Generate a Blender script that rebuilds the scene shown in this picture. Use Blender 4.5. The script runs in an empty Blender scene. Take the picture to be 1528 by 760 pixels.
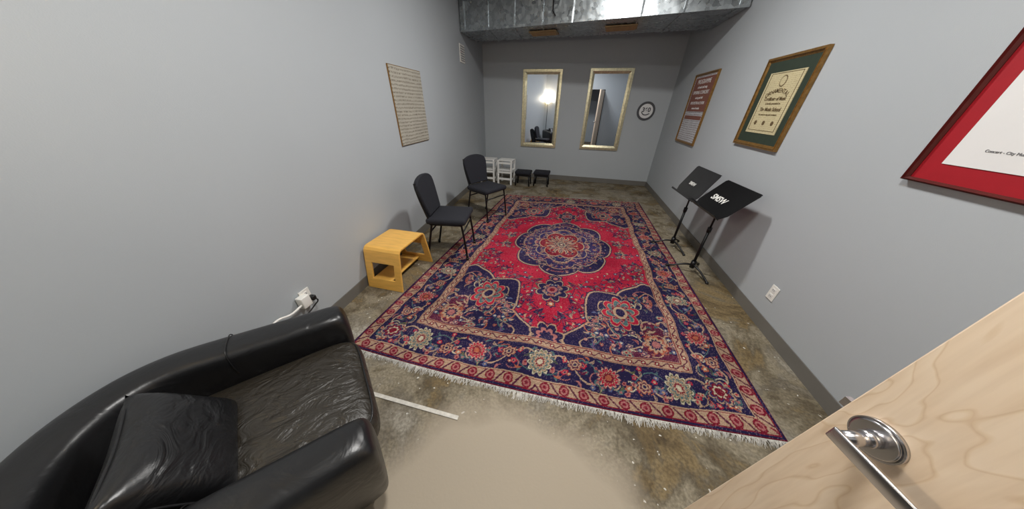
import bpy, bmesh, math, random
import numpy as np
from mathutils import Vector, Matrix
random.seed(7); np.random.seed(7)
scn=bpy.context.scene
scn.view_settings.view_transform='Standard'
scn.view_settings.look='None'
COL=scn.collection

def lin(c):
    c=[x/255.0 for x in c]
    return tuple([(x/12.92 if x<=0.04045 else ((x+0.055)/1.055)**2.4) for x in c])+(1.0,)

# ---------------------------------------------------------------- materials
def newmat(name):
    m=bpy.data.materials.new(name); m.use_nodes=True
    nt=m.node_tree; b=nt.nodes['Principled BSDF']
    return m,nt,b
def setin(b,k,v):
    if k in b.inputs: b.inputs[k].default_value=v
def mat(name,col,rough=0.5,metal=0.0,var=0.06,scale=8.0,bump=0.0,bscale=80.0,coat=0.0,emit=None,estr=0.0,stretch=None):
    m,nt,b=newmat(name)
    L=nt.links
    tc=nt.nodes.new('ShaderNodeTexCoord')
    src=tc.outputs['Object']
    if stretch:
        mp=nt.nodes.new('ShaderNodeMapping'); mp.inputs['Scale'].default_value=stretch
        L.new(src,mp.inputs['Vector']); src=mp.outputs['Vector']
    n=nt.nodes.new('ShaderNodeTexNoise'); n.inputs['Scale'].default_value=scale; n.inputs['Detail'].default_value=4
    L.new(src,n.inputs['Vector'])
    r=nt.nodes.new('ShaderNodeValToRGB')
    c=lin(col)
    r.color_ramp.elements[0].position=0.3; r.color_ramp.elements[1].position=0.7
    r.color_ramp.elements[0].color=tuple(max(0,x*(1-var)) for x in c[:3])+(1,)
    r.color_ramp.elements[1].color=tuple(min(1,x*(1+var)) for x in c[:3])+(1,)
    L.new(n.outputs['Fac'],r.inputs['Fac']); L.new(r.outputs['Color'],b.inputs['Base Color'])
    b.inputs['Roughness'].default_value=rough; b.inputs['Metallic'].default_value=metal
    setin(b,'Coat Weight',coat)
    if bump>0:
        n2=nt.nodes.new('ShaderNodeTexNoise'); n2.inputs['Scale'].default_value=bscale; n2.inputs['Detail'].default_value=5
        L.new(src,n2.inputs['Vector'])
        bp=nt.nodes.new('ShaderNodeBump'); bp.inputs['Strength'].default_value=bump; bp.inputs['Distance'].default_value=0.01
        L.new(n2.outputs['Fac'],bp.inputs['Height']); L.new(bp.outputs['Normal'],b.inputs['Normal'])
    if emit:
        setin(b,'Emission Color',lin(emit)); setin(b,'Emission Strength',estr)
    return m

M_wall=mat('wall_paint',(172,177,181),0.6,0,0.015,1.5,0.06,220)
M_base=mat('baseboard_vinyl',(108,105,100),0.45,0,0.05,6)
M_ceil=mat('ceiling_paint',(80,80,78),0.9,0,0.1,3)
M_blackfab=mat('black_fabric',(22,23,32),0.85,0,0.35,120,0.5,300)
M_blackmet=mat('black_metal',(16,16,18),0.35,0.3,0.1,20)
M_graymet=mat('worn_black_metal',(44,44,46),0.4,0.3,0.1,20)
M_white=mat('white_paint',(225,224,220),0.4,0,0.03,10)
M_whitepl=mat('white_plastic',(232,230,224),0.35,0,0.02,10)
M_dark=mat('dark_plastic',(20,20,20),0.4)
M_gold=mat('champagne_gilt',(196,188,158),0.3,0.8,0.2,30,0.25,60)
M_gold2=mat('gold_frame',(146,110,60),0.35,0.6,0.25,40,0.3,90)
M_green=mat('green_mat_board',(38,50,38),0.8,0,0.1,20)
M_red=mat('red_mat_board',(156,12,28),0.6,0,0.04,20)
M_redfr=mat('dark_cherry_frame',(84,30,26),0.35,0.1,0.15,20)
M_paper=mat('white_paper',(222,221,220),0.7,0,0.02,5)
M_birch=mat('bent_birch',(226,174,84),0.32,0,0.10,5,0.05,60,coat=0.3,stretch=(1.5,8,8))
M_chrome=mat('satin_chrome',(205,203,205),0.24,1.0,0.03,20)
M_steel=mat('dark_steel',(60,58,56),0.4,0.8)
M_fringe=mat('cotton_fringe',(186,182,174),0.9,0,0.25,60)
M_strip=mat('floor_seam_metal',(205,200,190),0.5,0.1,0.15,40)
M_grille=mat('register_bronze',(150,124,88),0.5,0.3,0.15,20)
M_vent=mat('vent_grey',(150,150,152),0.6)
M_marker=mat('marker_grey',(70,70,74),0.6)

M_mirror,nt,b=newmat('mirror_glass'); b.inputs['Base Color'].default_value=(0.68,0.73,0.80,1); b.inputs['Metallic'].default_value=1; b.inputs['Roughness'].default_value=0.01

def leather(name,wr,ws,rough,st=(1,1,1),det=2.5,base=(0.011,0.010,0.011,1)):
    m,nt,b=newmat(name); L=nt.links
    tc=nt.nodes.new('ShaderNodeTexCoord')
    b.inputs['Base Color'].default_value=base; b.inputs['Roughness'].default_value=rough
    setin(b,'Specular IOR Level',0.5); setin(b,'Coat Weight',0.12); setin(b,'Coat Roughness',0.3)
    mp=nt.nodes.new('ShaderNodeMapping'); mp.inputs['Scale'].default_value=st; L.new(tc.outputs['Object'],mp.inputs['Vector'])
    n=nt.nodes.new('ShaderNodeTexNoise'); n.inputs['Scale'].default_value=ws; n.inputs['Detail'].default_value=det; n.inputs['Distortion'].default_value=1.3
    L.new(mp.outputs['Vector'],n.inputs['Vector'])
    v=nt.nodes.new('ShaderNodeTexVoronoi'); v.inputs['Scale'].default_value=260
    L.new(tc.outputs['Object'],v.inputs['Vector'])
    b1=nt.nodes.new('ShaderNodeBump'); b1.inputs['Strength'].default_value=0.10; b1.inputs['Distance'].default_value=0.001
    L.new(v.outputs['Distance'],b1.inputs['Height'])
    b2=nt.nodes.new('ShaderNodeBump'); b2.inputs['Strength'].default_value=wr; b2.inputs['Distance'].default_value=0.02
    L.new(n.outputs['Fac'],b2.inputs['Height']); L.new(b1.outputs['Normal'],b2.inputs['Normal'])
    L.new(b2.outputs['Normal'],b.inputs['Normal'])
    return m
M_leather=leather('black_leather',0.30,7,0.36,(1,1,1),3,(0.008,0.008,0.009,1))
M_leather2=leather('black_leather_creased_painted_sheen',0.95,9,0.40,(1.8,1.0,1),4,(0.022,0.018,0.013,1))  # brownish base paints the warm lamp's sheen into the seat leather
M_leather3=leather('black_leather_pillow',0.55,8,0.36,(1,1,1.8),3,(0.009,0.009,0.010,1))

# galvanised
m,nt,b=newmat('galvanised_steel'); L=nt.links; M_galv=m
tc=nt.nodes.new('ShaderNodeTexCoord'); v=nt.nodes.new('ShaderNodeTexVoronoi'); v.inputs['Scale'].default_value=24
L.new(tc.outputs['Object'],v.inputs['Vector'])
r=nt.nodes.new('ShaderNodeValToRGB'); r.color_ramp.elements[0].color=(0.33,0.36,0.38,1); r.color_ramp.elements[1].color=(0.50,0.54,0.56,1)
sp=nt.nodes.new('ShaderNodeSeparateColor'); L.new(v.outputs['Color'],sp.inputs[0]); L.new(sp.outputs[0],r.inputs['Fac'])
L.new(r.outputs['Color'],b.inputs['Base Color']); b.inputs['Metallic'].default_value=0.8
rr=nt.nodes.new('ShaderNodeMapRange'); rr.inputs[3].default_value=0.24; rr.inputs[4].default_value=0.42; L.new(sp.outputs[1],rr.inputs[0]); L.new(rr.outputs[0],b.inputs['Roughness'])
nn=nt.nodes.new('ShaderNodeTexNoise'); nn.inputs['Scale'].default_value=3; L.new(tc.outputs['Object'],nn.inputs['Vector'])
bp=nt.nodes.new('ShaderNodeBump'); bp.inputs['Strength'].default_value=0.5; bp.inputs['Distance'].default_value=0.03; L.new(nn.outputs['Fac'],bp.inputs['Height']); L.new(bp.outputs['Normal'],b.inputs['Normal'])

# maple door
m,nt,b=newmat('maple_veneer'); L=nt.links; M_maple=m
tc=nt.nodes.new('ShaderNodeTexCoord'); mp=nt.nodes.new('ShaderNodeMapping'); mp.inputs['Scale'].default_value=(2.4,1,0.7)
L.new(tc.outputs['Object'],mp.inputs['Vector'])
n=nt.nodes.new('ShaderNodeTexNoise'); n.inputs['Scale'].default_value=2.0; n.inputs['Detail'].default_value=3; n.inputs['Distortion'].default_value=0.7
L.new(mp.outputs['Vector'],n.inputs['Vector'])
mm=nt.nodes.new('ShaderNodeMath'); mm.operation='MULTIPLY'; mm.inputs[1].default_value=13; L.new(n.outputs['Fac'],mm.inputs[0])
fr=nt.nodes.new('ShaderNodeMath'); fr.operation='FRACT'; L.new(mm.outputs[0],fr.inputs[0])
r=nt.nodes.new('ShaderNodeValToRGB'); e=r.color_ramp.elements
e[0].position=0; e[0].color=lin((224,197,166)); e[1].position=0.08; e[1].color=lin((236,214,188))
x=e.new(0.9); x.color=lin((240,220,196)); x=e.new(1.0); x.color=lin((228,203,172))
L.new(fr.outputs[0],r.inputs['Fac'])
n2=nt.nodes.new('ShaderNodeTexNoise'); n2.inputs['Scale'].default_value=6; n2.inputs['Detail'].default_value=5
mp2=nt.nodes.new('ShaderNodeMapping'); mp2.inputs['Scale'].default_value=(12,1,0.8); L.new(tc.outputs['Object'],mp2.inputs['Vector']); L.new(mp2.outputs['Vector'],n2.inputs['Vector'])
r2=nt.nodes.new('ShaderNodeValToRGB'); r2.color_ramp.elements[0].position=0.3; r2.color_ramp.elements[0].color=(0.89,0.86,0.83,1); r2.color_ramp.elements[1].position=0.6; r2.color_ramp.elements[1].color=(1,1,1,1); L.new(n2.outputs['Fac'],r2.inputs['Fac'])
mx=nt.nodes.new('ShaderNodeMix'); mx.data_type='RGBA'; mx.blend_type='MULTIPLY'; mx.inputs[0].default_value=1
L.new(r.outputs['Color'],mx.inputs[6]); L.new(r2.outputs['Color'],mx.inputs[7]); L.new(mx.outputs[2],b.inputs['Base Color'])
b.inputs['Roughness'].default_value=0.42

# concrete floor
m,nt,b=newmat('stained_concrete'); L=nt.links; M_floor=m
tc=nt.nodes.new('ShaderNodeTexCoord')
n=nt.nodes.new('ShaderNodeTexNoise'); n.inputs['Scale'].default_value=1.7; n.inputs['Detail'].default_value=10; n.inputs['Roughness'].default_value=0.68; n.inputs['Distortion'].default_value=0.5
L.new(tc.outputs['Object'],n.inputs['Vector'])
r=nt.nodes.new('ShaderNodeValToRGB'); e=r.color_ramp.elements
e[0].position=0.34; e[0].color=lin((88,74,52)); e[1].position=0.68; e[1].color=lin((168,164,154))
for p,c in ((0.41,(128,110,78)),(0.46,(106,96,78)),(0.52,(142,132,112)),(0.57,(124,116,102)),(0.62,(152,145,131))):
    x=e.new(p); x.color=lin(c)
L.new(n.outputs['Fac'],r.inputs['Fac'])
nf=nt.nodes.new('ShaderNodeTexNoise'); nf.inputs['Scale'].default_value=70; nf.inputs['Detail'].default_value=6; L.new(tc.outputs['Object'],nf.inputs['Vector'])
rf=nt.nodes.new('ShaderNodeValToRGB'); rf.color_ramp.elements[0].position=0.35; rf.color_ramp.elements[0].color=(0.68,0.67,0.66,1); rf.color_ramp.elements[1].position=0.65; rf.color_ramp.elements[1].color=(1.1,1.1,1.1,1)
L.new(nf.outputs['Fac'],rf.inputs['Fac'])
mx=nt.nodes.new('ShaderNodeMix'); mx.data_type='RGBA'; mx.blend_type='MULTIPLY'; mx.inputs[0].default_value=1
L.new(r.outputs['Color'],mx.inputs[6]); L.new(rf.outputs['Color'],mx.inputs[7])
nb=nt.nodes.new('ShaderNodeTexNoise'); nb.inputs['Scale'].default_value=4.5; nb.inputs['Detail'].default_value=5; nb.inputs['Distortion'].default_value=0.5; L.new(tc.outputs['Object'],nb.inputs['Vector'])
rb=nt.nodes.new('ShaderNodeValToRGB'); rb.color_ramp.elements[0].position=0.36; rb.color_ramp.elements[0].color=(0.62,0.59,0.54,1); rb.color_ramp.elements[1].position=0.5; rb.color_ramp.elements[1].color=(1,1,1,1); L.new(nb.outputs['Fac'],rb.inputs['Fac'])
mxb=nt.nodes.new('ShaderNodeMix'); mxb.data_type='RGBA'; mxb.blend_type='MULTIPLY'; mxb.inputs[0].default_value=1
L.new(mx.outputs[2],mxb.inputs[6]); L.new(rb.outputs['Color'],mxb.inputs[7])
ns=nt.nodes.new('ShaderNodeTexNoise'); ns.inputs['Scale'].default_value=30; ns.inputs['Detail'].default_value=3; L.new(tc.outputs['Object'],ns.inputs['Vector'])
rs=nt.nodes.new('ShaderNodeValToRGB'); rs.color_ramp.elements[0].position=0.69; rs.color_ramp.elements[0].color=(0,0,0,1); rs.color_ramp.elements[1].position=0.715; rs.color_ramp.elements[1].color=(1,1,1,1)
L.new(ns.outputs['Fac'],rs.inputs['Fac'])
mx2=nt.nodes.new('ShaderNodeMix'); mx2.data_type='RGBA'; L.new(rs.outputs['Color'],mx2.inputs[0]); L.new(mxb.outputs[2],mx2.inputs[6]); mx2.inputs[7].default_value=lin((205,202,194))
# smooth tan patch: the tour's tripod blur, painted into the floor colour
sub=nt.nodes.new('ShaderNodeVectorMath'); sub.operation='SUBTRACT'; sub.inputs[1].default_value=(-0.05,0.02,0); L.new(tc.outputs['Object'],sub.inputs[0])
nw=nt.nodes.new('ShaderNodeTexNoise'); nw.inputs['Scale'].default_value=2.0; nw.inputs['Detail'].default_value=1; L.new(tc.outputs['Object'],nw.inputs['Vector'])
ln=nt.nodes.new('ShaderNodeVectorMath'); ln.operation='LENGTH'; L.new(sub.outputs[0],ln.inputs[0])
ad=nt.nodes.new('ShaderNodeMath'); ad.operation='MULTIPLY_ADD'; L.new(nw.outputs['Fac'],ad.inputs[0]); ad.inputs[1].default_value=0.3; L.new(ln.outputs['Value'],ad.inputs[2])
mr=nt.nodes.new('ShaderNodeMapRange'); mr.inputs[1].default_value=0.80; mr.inputs[2].default_value=0.94; mr.inputs[3].default_value=1; mr.inputs[4].default_value=0
L.new(ad.outputs[0],mr.inputs[0])
mx3=nt.nodes.new('ShaderNodeMix'); mx3.data_type='RGBA'; L.new(mr.outputs[0],mx3.inputs[0]); L.new(mx2.outputs[2],mx3.inputs[6]); mx3.inputs[7].default_value=lin((164,152,134))
L.new(mx3.outputs[2],b.inputs['Base Color']); b.inputs['Roughness'].default_value=0.68; setin(b,'Specular IOR Level',0.3)
bp=nt.nodes.new('ShaderNodeBump'); bp.inputs['Strength'].default_value=0.12; bp.inputs['Distance'].default_value=0.005; L.new(nf.outputs['Fac'],bp.inputs['Height']); L.new(bp.outputs['Normal'],b.inputs['Normal'])

def script_mat(name,paper,ink,rows,wscale,thr=0.5):
    """paper covered in rows of small writing; object X = width, Z = height"""
    m,nt,b=newmat(name); L=nt.links
    tc=nt.nodes.new('ShaderNodeTexCoord'); s=nt.nodes.new('ShaderNodeSeparateXYZ'); L.new(tc.outputs['Object'],s.inputs[0])
    wv=nt.nodes.new('ShaderNodeTexNoise'); wv.inputs['Scale'].default_value=5; L.new(tc.outputs['Object'],wv.inputs['Vector'])
    wz=nt.nodes.new('ShaderNodeMath'); wz.operation='MULTIPLY_ADD'; wz.inputs[1].default_value=0.02; L.new(wv.outputs['Fac'],wz.inputs[0]); L.new(s.outputs['Z'],wz.inputs[2])
    z=nt.nodes.new('ShaderNodeMath'); z.operation='MULTIPLY'; z.inputs[1].default_value=rows; L.new(wz.outputs[0],z.inputs[0])
    f=nt.nodes.new('ShaderNodeMath'); f.operation='FRACT'; L.new(z.outputs[0],f.inputs[0])
    g=nt.nodes.new('ShaderNodeMath'); g.operation='LESS_THAN'; g.inputs[1].default_value=0.5; L.new(f.outputs[0],g.inputs[0])
    mp=nt.nodes.new('ShaderNodeMapping'); mp.inputs['Scale'].default_value=(wscale,1,rows*2.2); L.new(tc.outputs['Object'],mp.inputs['Vector'])
    n=nt.nodes.new('ShaderNodeTexNoise'); n.inputs['Scale'].default_value=1.0; n.inputs['Detail'].default_value=3; L.new(mp.outputs['Vector'],n.inputs['Vector'])
    h=nt.nodes.new('ShaderNodeMath'); h.operation='GREATER_THAN'; h.inputs[1].default_value=thr; L.new(n.outputs['Fac'],h.inputs[0])
    mu=nt.nodes.new('ShaderNodeMath'); mu.operation='MULTIPLY'; L.new(g.outputs[0],mu.inputs[0]); L.new(h.outputs[0],mu.inputs[1])
    n3=nt.nodes.new('ShaderNodeTexNoise'); n3.inputs['Scale'].default_value=6; L.new(tc.outputs['Object'],n3.inputs['Vector'])
    rp=nt.nodes.new('ShaderNodeMix'); rp.data_type='RGBA'; L.new(n3.outputs['Fac'],rp.inputs[0]); rp.inputs[6].default_value=lin(tuple(x*0.9 for x in paper)); rp.inputs[7].default_value=lin(tuple(min(255,x*1.06) for x in paper))
    mx=nt.nodes.new('ShaderNodeMix'); mx.data_type='RGBA'; L.new(mu.outputs[0],mx.inputs[0]); L.new(rp.outputs[2],mx.inputs[6]); mx.inputs[7].default_value=lin(ink)
    L.new(mx.outputs[2],b.inputs['Base Color']); b.inputs['Roughness'].default_value=0.65
    return m
M_hand=script_mat('handwritten_parchment',(174,169,156),(120,113,102),30,90,0.49)
M_cert=script_mat('engraved_certificate',(198,186,148),(146,130,96),70,160,0.55)
M_rows=script_mat('printed_rows',(196,196,200),(112,98,96),36,140,0.50)

# ---------------------------------------------------------------- mesh helpers
def empty(name,loc,rz=0.0,parent=None):
    e=bpy.data.objects.new(name,None); COL.objects.link(e); e.location=loc; e.rotation_euler=(0,0,rz)
    e.empty_display_size=0.1
    if parent: e.parent=parent
    return e
def link(name,me,mt,parent=None,smooth=False):
    o=bpy.data.objects.new(name,me); COL.objects.link(o)
    if mt: me.materials.append(mt)
    if parent: o.parent=parent
    if smooth:
        for p in me.polygons: p.use_smooth=True
    return o
def box(name,size,loc,mt,parent=None,rot=(0,0,0),bev=0.0,seg=2):
    bm=bmesh.new(); bmesh.ops.create_cube(bm,size=1); bmesh.ops.scale(bm,vec=size,verts=bm.verts)
    if bev>0: bmesh.ops.bevel(bm,geom=list(bm.edges),offset=bev,segments=seg,affect='EDGES',profile=0.5)
    me=bpy.data.meshes.new(name); bm.to_mesh(me); bm.free()
    o=link(name,me,mt,parent,bev>0 and seg>2); o.location=loc; o.rotation_euler=rot
    return o
def prism(name,pts,z0,z1,mt,parent=None):
    bm=bmesh.new()
    lo=[bm.verts.new((p[0],p[1],z0)) for p in pts]; hi=[bm.verts.new((p[0],p[1],z1)) for p in pts]
    n=len(pts); bm.faces.new(lo[::-1]); bm.faces.new(hi)
    for i in range(n): bm.faces.new((lo[i],lo[(i+1)%n],hi[(i+1)%n],hi[i]))
    bmesh.ops.recalc_face_normals(bm,faces=bm.faces)
    me=bpy.data.meshes.new(name); bm.to_mesh(me); bm.free()
    return link(name,me,mt,parent)
def rod(name,p1,p2,r,mt,parent=None,r2=None,seg=20):
    p1=Vector(p1);p2=Vector(p2);d=p2-p1
    bm=bmesh.new(); bmesh.ops.create_cone(bm,cap_ends=True,segments=seg,radius1=r,radius2=r if r2 is None else r2,depth=d.length)
    q=d.to_track_quat('Z','Y').to_matrix().to_4x4(); q.translation=(p1+p2)/2
    bmesh.ops.transform(bm,matrix=q,verts=bm.verts)
    me=bpy.data.meshes.new(name); bm.to_mesh(me); bm.free()
    for p in me.polygons:
        p.use_smooth=len(p.vertices)==4
    return link(name,me,mt,parent)
def tube(name,pts,r,mt,parent=None,smooth=True,cyc=False):
    cu=bpy.data.curves.new(name,'CURVE'); cu.dimensions='3D'; cu.bevel_depth=r; cu.bevel_resolution=4; cu.use_fill_caps=True
    if smooth:
        s=cu.splines.new('BEZIER'); s.bezier_points.add(len(pts)-1)
        for bpn,p in zip(s.bezier_points,pts):
            bpn.co=p; bpn.handle_left_type='AUTO'; bpn.handle_right_type='AUTO'
    else:
        s=cu.splines.new('POLY'); s.points.add(len(pts)-1)
        for q,p in zip(s.points,pts): q.co=(*p,1)
    s.use_cyclic_u=cyc
    cu.materials.append(mt)
    o=bpy.data.objects.new(name,cu); COL.objects.link(o)
    if parent: o.parent=parent
    return o
def text(name,body,size,mt,parent,loc,rot=None,mtx=None,ext=0.0008,align='CENTER',bold=0.0):
    cu=bpy.data.curves.new(name,'FONT'); cu.body=body; cu.size=size; cu.extrude=ext; cu.align_x=align; cu.align_y='CENTER'
    cu.offset=bold
    cu.materials.append(mt)
    o=bpy.data.objects.new(name,cu); COL.objects.link(o); o.parent=parent
    if mtx is not None:
        mm=mtx.to_4x4(); mm.translation=loc; o.matrix_local=mm
    else:
        o.location=loc; o.rotation_euler=rot
    return o
def cushion(name,sx,sy,sz,e,mt,parent,loc,rot=(0,0,0),nu=48,nv=24,puff=0.0):
    def sp(c,p): return math.copysign(abs(c)**p,c)
    bm=bmesh.new(); rings=[]
    for j in range(nv+1):
        ph=-math.pi/2+math.pi*j/nv; ring=[]
        for i in range(nu):
            th=2*math.pi*i/nu
            x=sx*sp(math.cos(ph),e*1.4)*sp(math.cos(th),e); y=sy*sp(math.cos(ph),e*1.4)*sp(math.sin(th),e); z=sz*sp(math.sin(ph),0.7)
            if puff and z>0: z+=puff*max(0,(1-(x/sx)**2))*max(0,(1-(y/sy)**2))
            ring.append(bm.verts.new((x,y,z)))
        rings.append(ring)
    for j in range(nv):
        for i in range(nu):
            try: bm.faces.new((rings[j][i],rings[j][(i+1)%nu],rings[j+1][(i+1)%nu],rings[j+1][i]))
            except Exception: pass
    bmesh.ops.remove_doubles(bm,verts=bm.verts,dist=1e-5)
    bmesh.ops.recalc_face_normals(bm,faces=bm.faces)
    me=bpy.data.meshes.new(name); bm.to_mesh(me); bm.free()
    o=link(name,me,mt,parent,True); o.location=loc; o.rotation_euler=rot
    return o
def plate(name,outline,thick,mt,parent,bev=0.0):
    bm=bmesh.new()
    a=[bm.verts.new((-thick/2,p[0],p[1])) for p in outline]; c=[bm.verts.new((thick/2,p[0],p[1])) for p in outline]
    n=len(outline); bm.faces.new(a[::-1]); bm.faces.new(c)
    for i in range(n): bm.faces.new((a[i],a[(i+1)%n],c[(i+1)%n],c[i]))
    bmesh.ops.recalc_face_normals(bm,faces=bm.faces)
    if bev:
        ed=[e for e in bm.edges if abs(e.verts[0].co.x-e.verts[1].co.x)<1e-6]
        bmesh.ops.bevel(bm,geom=ed,offset=bev,segments=3,affect='EDGES',profile=0.5)
    me=bpy.data.meshes.new(name); bm.to_mesh(me); bm.free()
    return link(name,me,mt,parent,False)

# ---------------------------------------------------------------- room
XR=1.64; YB=6.14; YN=-0.52; ZC=3.1
def lx(y): return -1.637-0.0802*y
prism('floor',[(-2.6,-2.2),(2.0,-2.2),(2.0,6.4),(-2.6,6.4)],-0.1,0,M_floor)
prism('ceiling',[(-2.6,-2.2),(2.0,-2.2),(2.0,6.4),(-2.6,6.4)],ZC,ZC+0.1,M_ceil)
prism('wall_left',[(lx(YN),YN),(lx(YB),YB),(lx(YB)-0.12,YB),(lx(YN)-0.12,YN)],0,ZC,M_wall)
prism('wall_right',[(XR,YN),(XR,YB),(XR+0.12,YB),(XR+0.12,YN)],0,ZC,M_wall)
prism('wall_back',[(lx(YB)-0.12,YB),(XR+0.12,YB),(XR+0.12,YB+0.12),(lx(YB)-0.12,YB+0.12)],0,ZC,M_wall)
prism('wall_near_left',[(lx(YN)-0.12,YN-0.12),(-0.12,YN-0.12),(-0.12,YN),(lx(YN)-0.12,YN)],0,ZC,M_wall)
prism('wall_near_right',[(0.86,YN-0.12),(XR+0.12,YN-0.12),(XR+0.12,YN),(0.86,YN)],0,ZC,M_wall)
prism('wall_near_header',[(-0.12,YN-0.12),(0.86,YN-0.12),(0.86,YN),(-0.12,YN)],2.15,ZC,M_wall)
prism('wall_hall',[(-2.6,-2.1),(2.0,-2.1),(2.0,-2.0),(-2.6,-2.0)],0,ZC,M_wall)
BH=0.10;BT=0.008
prism('baseboard_left',[(lx(YN)+0.001,YN),(lx(YB)+0.001,YB),(lx(YB)+BT,YB),(lx(YN)+BT,YN)],0,BH,M_base)
prism('baseboard_right',[(XR-0.001,YN),(XR-0.001,YB),(XR-BT,YB),(XR-BT,YN)],0,BH,M_base)
prism('baseboard_back',[(lx(YB)+BT,YB-0.001),(XR-BT,YB-0.001),(XR-BT,YB-BT),(lx(YB)+BT,YB-BT)],0,BH,M_base)
prism('trim_1',[(-0.12,YN-0.13),(-0.07,YN-0.13),(-0.07,YN+0.01),(-0.12,YN+0.01)],0,2.15,M_steel)
prism('trim_2',[(0.83,YN-0.13),(0.86,YN-0.13),(0.86,YN+0.01),(0.83,YN+0.01)],0,2.15,M_steel)
box('floor_seam_strip',(1.05,0.022,0.004),(-0.955,0.622,0.003),M_strip,bev=0.001,seg=1)

# ---------------------------------------------------------------- duct
duct=empty('air_duct',(0,0,0))
FL=(-2.005,4.78);FR=(1.625,4.20);BR=(1.625,5.15);BL=(-2.06,5.49)
prism('body',[FL,FR,BR,BL],2.48,2.93,M_galv,duct)
def lerp(a,b,t): return (a[0]+(b[0]-a[0])*t,a[1]+(b[1]-a[1])*t)
for i,t in enumerate((0.02,0.13,0.245,0.36,0.475,0.59,0.705,0.83,0.975)):
    f=lerp(FL,FR,t); k=lerp(BL,BR,t); w=0.010
    prism('seam_%d'%i,[(f[0]-w,f[1]-0.014),(f[0]+w,f[1]-0.014),(k[0]+w,k[1]+0.01),(k[0]-w,k[1]+0.01)],2.470,2.945,M_galv,duct)
prism('lower_flange',[(FL[0],FL[1]-0.012),(FR[0],FR[1]-0.012),(FR[0],FR[1]+0.02),(FL[0],FL[1]+0.02)],2.472,2.50,M_galv,duct)
for i,t in enumerate((0.36,0.66)):
    f=lerp(FL,FR,t);k=lerp(BL,BR,t); c=((f[0]+k[0])/2,(f[1]+k[1])/2-0.03)
    box('register_%d'%i,(0.42,0.22,0.02),(c[0],c[1],2.462),M_grille,duct,rot=(0,0,-0.12),bev=0.004,seg=1)
    for q in range(6):
        box('register_%d_slat_%d'%(i,q),(0.38,0.008,0.01),(c[0],c[1]-0.085+q*0.034,2.448),M_grille,duct,rot=(0.5,0,-0.12))
f=lerp(FL,FR,0.40)
rod('hanger_rod',(f[0],f[1]-0.03,2.60),(f[0],f[1]-0.03,3.09),0.008,M_blackmet,duct)
rod('hanger_hook',(f[0],f[1]-0.03,2.60),(f[0]+0.04,f[1]-0.03,2.55),0.007,M_blackmet,duct)

# ---------------------------------------------------------------- rug
hx,hy=1.31,1.93
NX,NY=328,483
xs=np.linspace(0,hx,NX); ys=np.linspace(0,hy,NY)
X,Y=np.meshgrid(xs,ys)
P={'red':(160,26,52),'dred':(112,22,40),'navy':(33,27,62),'navy2':(46,38,80),'tan':(166,138,114),'pink':(160,98,96),'cream':(184,174,150),'teal':(70,98,100),'orange':(160,86,64),'plum':(80,28,52),'green':(80,86,60),'blue':(78,86,122)}
P={k:np.array(v,float) for k,v in P.items()}
A=np.zeros((NY,NX,3)); A[:]=P['red']
def put(mask,c): A[mask]=P[c]
def win(cx,cy,r):
    i0=max(0,int((cx-r)/hx*(NX-1))-1); i1=max(i0,min(NX,int((cx+r)/hx*(NX-1))+3))
    j0=max(0,int((cy-r)/hy*(NY-1))-1); j1=max(j0,min(NY,int((cy+r)/hy*(NY-1))+3))
    return slice(j0,j1),slice(i0,i1)
def flower(cx,cy,r,n,cols,rot=0.0,asp=1.0):
    w=win(cx,cy,r*1.2/min(1,asp)); x=X[w]-cx; y=(Y[w]-cy)*asp
    if x.size==0: return
    rr=np.hypot(x,y); th=np.arctan2(y,x)+rot
    lobe=0.68+0.32*np.abs(np.cos(n*th/2))
    V=A[w]
    for k,(f,c) in enumerate(cols): V[rr<r*f*(lobe if f>0.35 else 1)]=P[c]
def leaf(cx,cy,l,wd,ang,c,c2=None):
    w=win(cx,cy,l); x=X[w]-cx; y=Y[w]-cy
    if x.size==0: return
    u=x*math.cos(ang)+y*math.sin(ang); v_=-x*math.sin(ang)+y*math.cos(ang)
    v_=v_-0.25*l*((2*u/l)**2-0.3)
    m=(np.abs(u)<l/2)&(np.abs(v_)<wd/2*(1-(2*u/l)**2))
    A[w][m]=P[c]
    if c2: A[w][(np.abs(u)<l*0.3)&(np.abs(v_)<wd*0.15)]=P[c2]
def curve(pts,wd,c):
    for (x0,y0),(x1,y1) in zip(pts[:-1],pts[1:]):
        n=max(2,int(math.hypot(x1-x0,y1-y0)/0.004))
        for t in np.linspace(0,1,n):
            cx=x0+(x1-x0)*t; cy=y0+(y1-y0)*t
            w=win(cx,cy,wd); A[w][np.hypot(X[w]-cx,Y[w]-cy)<wd/2]=P[c]
def scroll(cx,cy,r,a0,turn,wd,c,end=None):
    pts=[]
    for t in np.linspace(0,1,22):
        a=a0+turn*t*4.6; rr=r*(1-0.8*t); pts.append((cx+rr*math.cos(a),cy+rr*math.sin(a)))
    curve(pts,wd,c)
    if end: flower(pts[-1][0],pts[-1][1],0.024,5,end,a0)
dx=hx-X; dy=hy-Y; D=np.minimum(dx,dy); T=np.where(dx<dy,Y,X)
fx,fy=hx-0.40,hy-0.40
field=D>0.40
rng=random.Random(3)
fs_=[[(1,'navy'),(0.75,'pink'),(0.4,'cream'),(0.2,'dred')],[(1,'plum'),(0.8,'orange'),(0.45,'navy'),(0.2,'cream')],[(1,'teal'),(0.7,'tan'),(0.35,'dred')],[(1,'tan'),(0.8,'navy2'),(0.45,'pink'),(0.2,'cream')],[(1,'navy'),(0.7,'blue'),(0.35,'cream')],[(1,'pink'),(0.6,'dred'),(0.3,'tan')]]
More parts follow.
